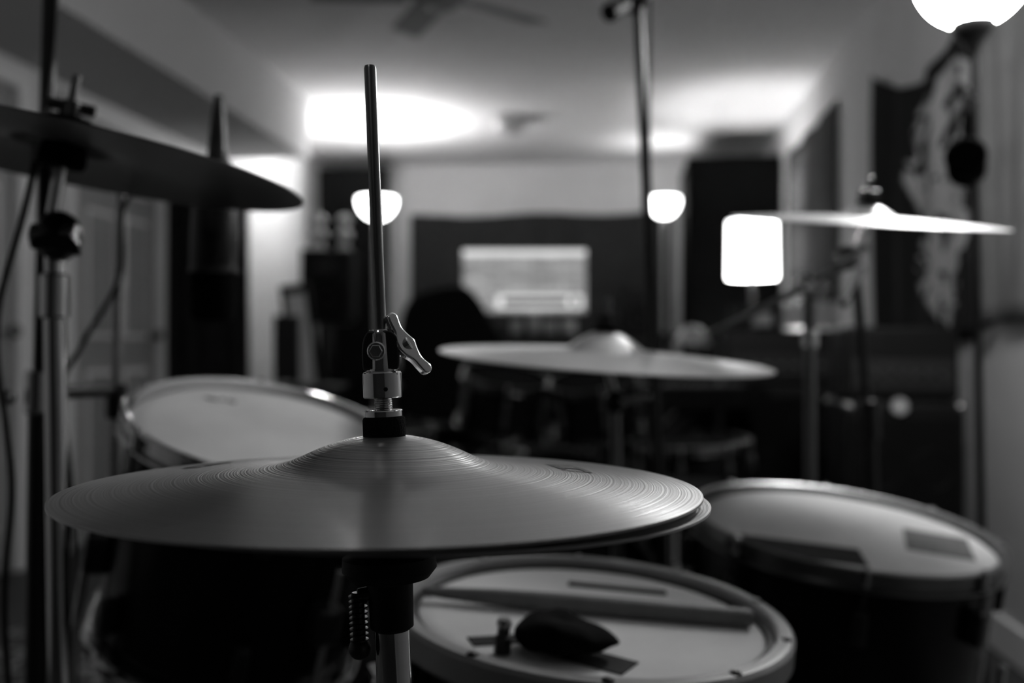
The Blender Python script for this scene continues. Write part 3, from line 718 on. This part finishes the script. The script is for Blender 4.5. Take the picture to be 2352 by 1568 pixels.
def loudspeaker(x, y, z, w, h, d, stand=True, name='studio_loudspeaker', rz=0):
    e = empty(name, F(x, y, z))
    Mx = Matrix.Translation(F(x, y, z)) @ Matrix.Rotation(TH+rz, 4, 'Z')
    box('cabinet', None, (w, d, h), M_PLAST, e, bev=.01, M=Mx @ Matrix.Translation((0, 0, h/2)))
    fr = Mx @ Matrix.Translation((0, -d/2-.001, 0)) @ Matrix.Rotation(D2R(90), 4, 'X')
    r = w*.36
    lathe('woofer', [(0, .0), (r*.3, .004), (r*.34, -.008), (r*.8, .0), (r*.88, .008), (r, .006), (r*1.06, .0)], M_GRILL, e, fr @ Matrix.Translation((0, h*.32, 0)), 40)
    lathe('tweeter', [(0, .008), (w*.06, .006), (w*.09, .0), (w*.16, .004), (w*.17, 0)], M_BLKM, e, fr @ Matrix.Translation((0, h*.76, 0)), 32)
    if stand:
        box('stand_plate', None, (w*.8, d*.8, .02), M_BLKM, e, M=Mx @ Matrix.Translation((0, 0, -.012)))
        rod('stand_post', Mx @ Vector((0, 0, -.02)), Mx @ Vector((0, 0, -z+.03)), .03, M_BLKM, e)
        box('stand_base', None, (w, d*1.2, .025), M_BLKM, e, M=Mx @ Matrix.Translation((0, 0, -z+.013)))
    return e
loudspeaker(-1.16, 6.35, 1.08, .32, .44, .28)
for dx in (-.07, .09):
    e = empty('figurine', F(-1.16+dx, 6.35, 1.52))
    lathe('bust', refine([(0, 0), (.045, 0), (.04, .02), (.028, .05), (.05, .09), (.052, .11), (.022, .14), (.022, .15), (.04, .175), (.043, .20), (.03, .225), (0, .235)], 3), M_LIGHTP, e, Matrix.Translation(F(-1.16+dx, 6.35, 1.522)), 32)
loudspeaker(.80, 6.42, .997, .20, .30, .22, stand=False)
# freestanding acoustic panel in the far left corner
ap = empty('acoustic_panel', (-2.02, 7.43, 0))
box('frame', (-2.02, 7.45, 1.21), (.53, .07, 2.14), M_BLACKOUT, ap)
box('fabric', (-2.02, 7.41, 1.21), (.49, .02, 2.08), M_BLACKOUT, ap, bev=.008)
for s in (-.2, .2): box('foot', (-2.02+s, 7.45, .07), (.05, .40, .14), M_DARKWOOD, ap)

# office chair
oc = empty('office_chair', F(-.28, 4.9, 0))
def rbox(name, M, w, h, d, m, e, bev):
    o = box(name, None, (w, d, h), m, e, bev=0, M=M); q = o.modifiers.new('b', 'BEVEL'); q.width = bev; q.segments = 5
    for p in o.data.polygons: p.use_smooth = True
    return o
bk = refine([(-.20, .55), (-.235, .75), (-.24, .95), (-.20, 1.10), (-.10, 1.155), (.04, 1.175), (.11, 1.13), (.18, 1.02), (.25, .90), (.25, .72), (.20, .55)], 4)
poly('back', bk, .09, M_CLOTH, oc, TM(-.28, 4.72, 0.02, 6, 0), bev=.02)
rbox('seat', TM(-.28, 4.95, .48), .50, .09, .48, M_CLOTH, oc, .035)
rod('gas_lift', F(-.28, 4.95, .08), F(-.28, 4.95, .45), .025, M_CHROME, oc)
for s in (-1, 1):
    sweep('armrest', [F(-.28+s*.25, 4.85, .48), F(-.28+s*.30, 4.85, .60), F(-.28+s*.30, 4.88, .70), F(-.28+s*.30, 5.08, .71)], .016, M_STEELD, oc)
for k in range(5):
    a = k*2*math.pi/5+.3
    rod('base_arm', F(-.28, 4.95, .10), F(-.28+.28*math.cos(a), 4.95+.28*math.sin(a), .075), .018, M_STEEL, oc)
    ball('caster', F(-.28+.28*math.cos(a), 4.95+.28*math.sin(a), .028), .028, M_RUBBER, oc)
rod('back_post', F(-.28, 4.80, .46), F(-.28, 4.74, .62), .02, M_BLKM, oc)

# keyboard on x stand
kp = empty('stage_keyboard', F(.55, 4.1, 0))
KX = TM(.45, 4.1, .70)
M_KEY = mat('ivory_keys', .08, .5, var=.05)
box('case', None, (1.15, .32, .09), M_CLOTH, kp, bev=.012, M=KX)
box('key_bed', None, (1.02, .13, .012), M_KEY, kp, bev=.002, M=KX @ Matrix.Translation((0, .07, .048)))
for i in range(34):
    if i % 7 in (2, 6): continue
    box('black_key', None, (.012, .075, .01), M_PLAST, kp, bev=.001, M=KX @ Matrix.Translation((-.49+i*.03, .045, .058)))
for yy, s in ((-.10, 1), (.10, 1), (-.07, -1), (.13, -1)):
    rod('x_leg', KX @ Vector((-.28*s, yy, -.045)), KX @ Vector((.30*s, yy, -.685)), .014, M_BLKM, kp)
for xx in (-.30, .30): rod('foot_bar', KX @ Vector((xx, -.2, -.685)), KX @ Vector((xx, .22, -.685)), .013, M_RUBBER, kp)
# bar stool
bs = empty('bar_stool', F(-1.12, 5.3, 0))
box('seat', F(-1.09, 5.3, .69), (.40, .36, .04), M_BLKM, bs, rz=TH, bev=.012)
for sx1 in (-1, 1):
    for sy1 in (-1, 1):
        rod('leg', F(-1.09+sx1*.15, 5.3+sy1*.13, .68), F(-1.09+sx1*.20, 5.3+sy1*.18, .012), .014, M_BLKM, bs)
box('back', F(-1.225, 5.42, .90), (.14, .03, .36), M_BLKM, bs, rz=TH, bev=.01)
for s in (-.05, .05): rod('back_post', F(-1.225+s, 5.42, .70), F(-1.225+s, 5.42, .80), .01, M_BLKM, bs)
for z_ in (.25, .27):
    rod('rung', F(-1.27, 5.12+(z_-.25)*17, z_), F(-.91, 5.12+(z_-.25)*17, z_), .009, M_BLKM, bs)
# leaning framed picture
lm = empty('leaning_picture_frame', F(-1.20, 5.72, .6))
LM = TM(-1.17, 5.72, .64, 0, 0) @ Matrix.Rotation(D2R(-6), 4, 'Y') @ Matrix.Rotation(D2R(6), 4, 'X')
box('frame', None, (.17, .03, 1.26), M_BLKM, lm, M=LM); box('panel', None, (.11, .01, 1.16), M_TRIM, lm, M=LM @ Matrix.Translation((0, -.016, 0)))

# amps at right
M_PANEL = mat('amp_panel', .03, .5, .3, var=.3, scale=40)
def amp(x, y, w, h, d, name='guitar_amplifier', head=True, z0=0., rz=-TH):
    e = empty(name, F(x, y, z0))
    Mx = Matrix.Translation(F(x, y, z0)) @ Matrix.Rotation(TH+rz, 4, 'Z')
    hc = h*.74 if head else h
    box('cabinet', None, (w, d, hc), M_PLAST, e, bev=.012, M=Mx @ Matrix.Translation((0, 0, hc/2+.015)))
    box('grille', None, (w*.9, .012, hc*.86), M_GRILL, e, bev=.004, M=Mx @ Matrix.Translation((0, -d/2-.003, hc*.5+.015)))
    fr = Mx @ Matrix.Translation((0, -d/2-.010, 0)) @ Matrix.Rotation(D2R(90), 4, 'X')
    for sx2 in (-.22, .22):
        for sz in (.27, .73):
            lathe('cone_ring', [(w*.16, 0), (w*.17, .004), (w*.18, 0)], M_RUBBER, e, fr @ Matrix.Translation((w*sx2, hc*sz, 0)), 32)
    if head:
        hh_ = h-hc-.02
        box('amp_head', None, (w*.96, d*.8, hh_), M_PLAST, e, bev=.012, M=Mx @ Matrix.Translation((0, 0, hc+.018+hh_/2)))
        box('control_panel', None, (w*.86, .01, hh_*.4), M_PANEL, e, bev=.002, M=Mx @ Matrix.Translation((0, -d*.4-.003, hc+.02+hh_*.35)))
        for i in range(7):
            rod('knob', Mx @ Vector((-w*.34+i*w*.11, -d*.4-.008, hc+.02+hh_*.35)), Mx @ Vector((-w*.34+i*w*.11, -d*.4-.028, hc+.02+hh_*.35)), .009, M_STEELD, e)
    for sx2 in (-1, 1):
        for sy2 in (-1, 1):
            for sz in (.03, hc): ball('corner_cap', Mx @ Vector((sx2*(w/2-.012), sy2*(d/2-.012), sz)), .018, M_STEEL, e)
    return e, Mx, hc
a1_, M1, hc1 = amp(1.24, 3.25, .36, .97, .30)
lathe('round_badge', [(0, .004), (.024, .004), (.027, 0)], M_LIGHTP, a1_, M1 @ Matrix.Translation((-.02, -.166, .72)) @ Matrix.Rotation(D2R(90), 4, 'X'), 24)
amp(1.20, 4.5, .52, .98, .34)
amp(.98, 5.3, .55, .80, .34, head=False)
for i, (bx, by, bz, s) in enumerate(((1.28, 4.5, 1.0, .09), (1.12, 4.45, 1.0, .06), (1.40, 4.5, 1.0, .11))):
    box('storage_box', F(bx, by, bz+s*.5), (s*1.1, s, s), M_PAPER, None, rz=i*.4, bev=.004)
tl = empty('table_lamp', F(.95, 5.3, .82))
lathe('dome_shade', refine([(.09, .10), (.085, .14), (.05, .19), (0, .205)], 3), M_GREYM, tl, Matrix.Translation(F(.95, 5.25, .817)), 32)
lathe('stem', [(0, 0), (.06, 0), (.06, .012), (.012, .02), (.010, .17), (0, .17)], M_BLKM, tl, Matrix.Translation(F(.95, 5.25, .818)), 24)
def case(x, y, r, h, z0=0.012, name='drum_case'):
    e = empty(name, F(x, y, z0))
    lathe('shell', [(0, 0), (r, 0), (r, h*.7), (r+.006, h*.7), (r+.006, h-.01), (r-.005, h), (0, h)], M_PLAST, e, Matrix.Translation(F(x, y, z0)), 48)
    for k in range(4):
        a = k*math.pi/2+.4; rod('latch', F(x+(r+.008)*math.cos(a), y+(r+.008)*math.sin(a), z0+h*.62), F(x+(r+.008)*math.cos(a), y+(r+.008)*math.sin(a), z0+h*.78), .012, M_CHROME, e)
    return e
case(-.66, 4.1, .20, .45, 0); case(-.66, 4.1, .16, .18, .452); case(1.02, 2.75, .15, .35, 0.006)
th = empty('drum_throne', F(.42, 2.6, 0))
lathe('seat', refine([(0, .545), (.12, .55), (.17, .54), (.18, .51), (.175, .475), (.15, .465), (0, .465)], 3), M_CLOTH, th, Matrix.Translation(F(.42, 2.6, 0)), 48)
rod('post', F(.42, 2.6, .1), F(.42, 2.6, .47), .014, M_CHROME, th); tripod(th, .42, 2.6, .32, .24, M_CHROME, rot=.4)
cc = empty('cable_coil', F(.78, 2.35, 0))
pts = []
for i in range(70):
    a = i*.6; r = .10+.015*math.sin(i*1.7); pts.append(F(.74+r*math.cos(a), 2.35+r*math.sin(a), .010+.0009*i))
sweep('coil', pts, .004, M_RUBBER, cc, seg=8, sub=3)

# ------------------------------------------------------------------ added weak fill light, unseen behind the camera
rl = empty('added_fill_dome', (-.6, -.9, H))
lathe('pan', [(0, 0), (.17, 0), (.17, -.02), (0, -.02)], M_TRIM, rl, Matrix.Translation((-.6, -.9, H)), 40)
M_FILL_DOME = mat('fill_dome_glow', .8, .5, emit=8.)
lathe('dome', [(.16, -.02), (.14, -.06), (.08, -.09), (0, -.10)], M_FILL_DOME, rl, Matrix.Translation((-.6, -.9, H)), 40)

# world
w = bpy.data.worlds.new('World'); scene.world = w; w.use_nodes = True
w.node_tree.nodes['Background'].inputs[0].default_value = (1, 1, 1, 1); w.node_tree.nodes['Background'].inputs[1].default_value = .005

# camera
cd = bpy.data.cameras.new('Camera'); cam = bpy.data.objects.new('Camera', cd); COL.objects.link(cam)
cam.location = (0, 0, ZC); cam.rotation_euler = (D2R(90.4), 0, TH)
cd.lens = 35; cd.sensor_width = 36; cd.clip_start = .02
cd.dof.use_dof = True; cd.dof.focus_distance = .535; cd.dof.aperture_fstop = 4.0
scene.camera = cam
scene.view_settings.view_transform = 'Standard'
scene.view_settings.look = 'None'
scene.view_settings.exposure = .55
scene.view_settings.gamma = .86
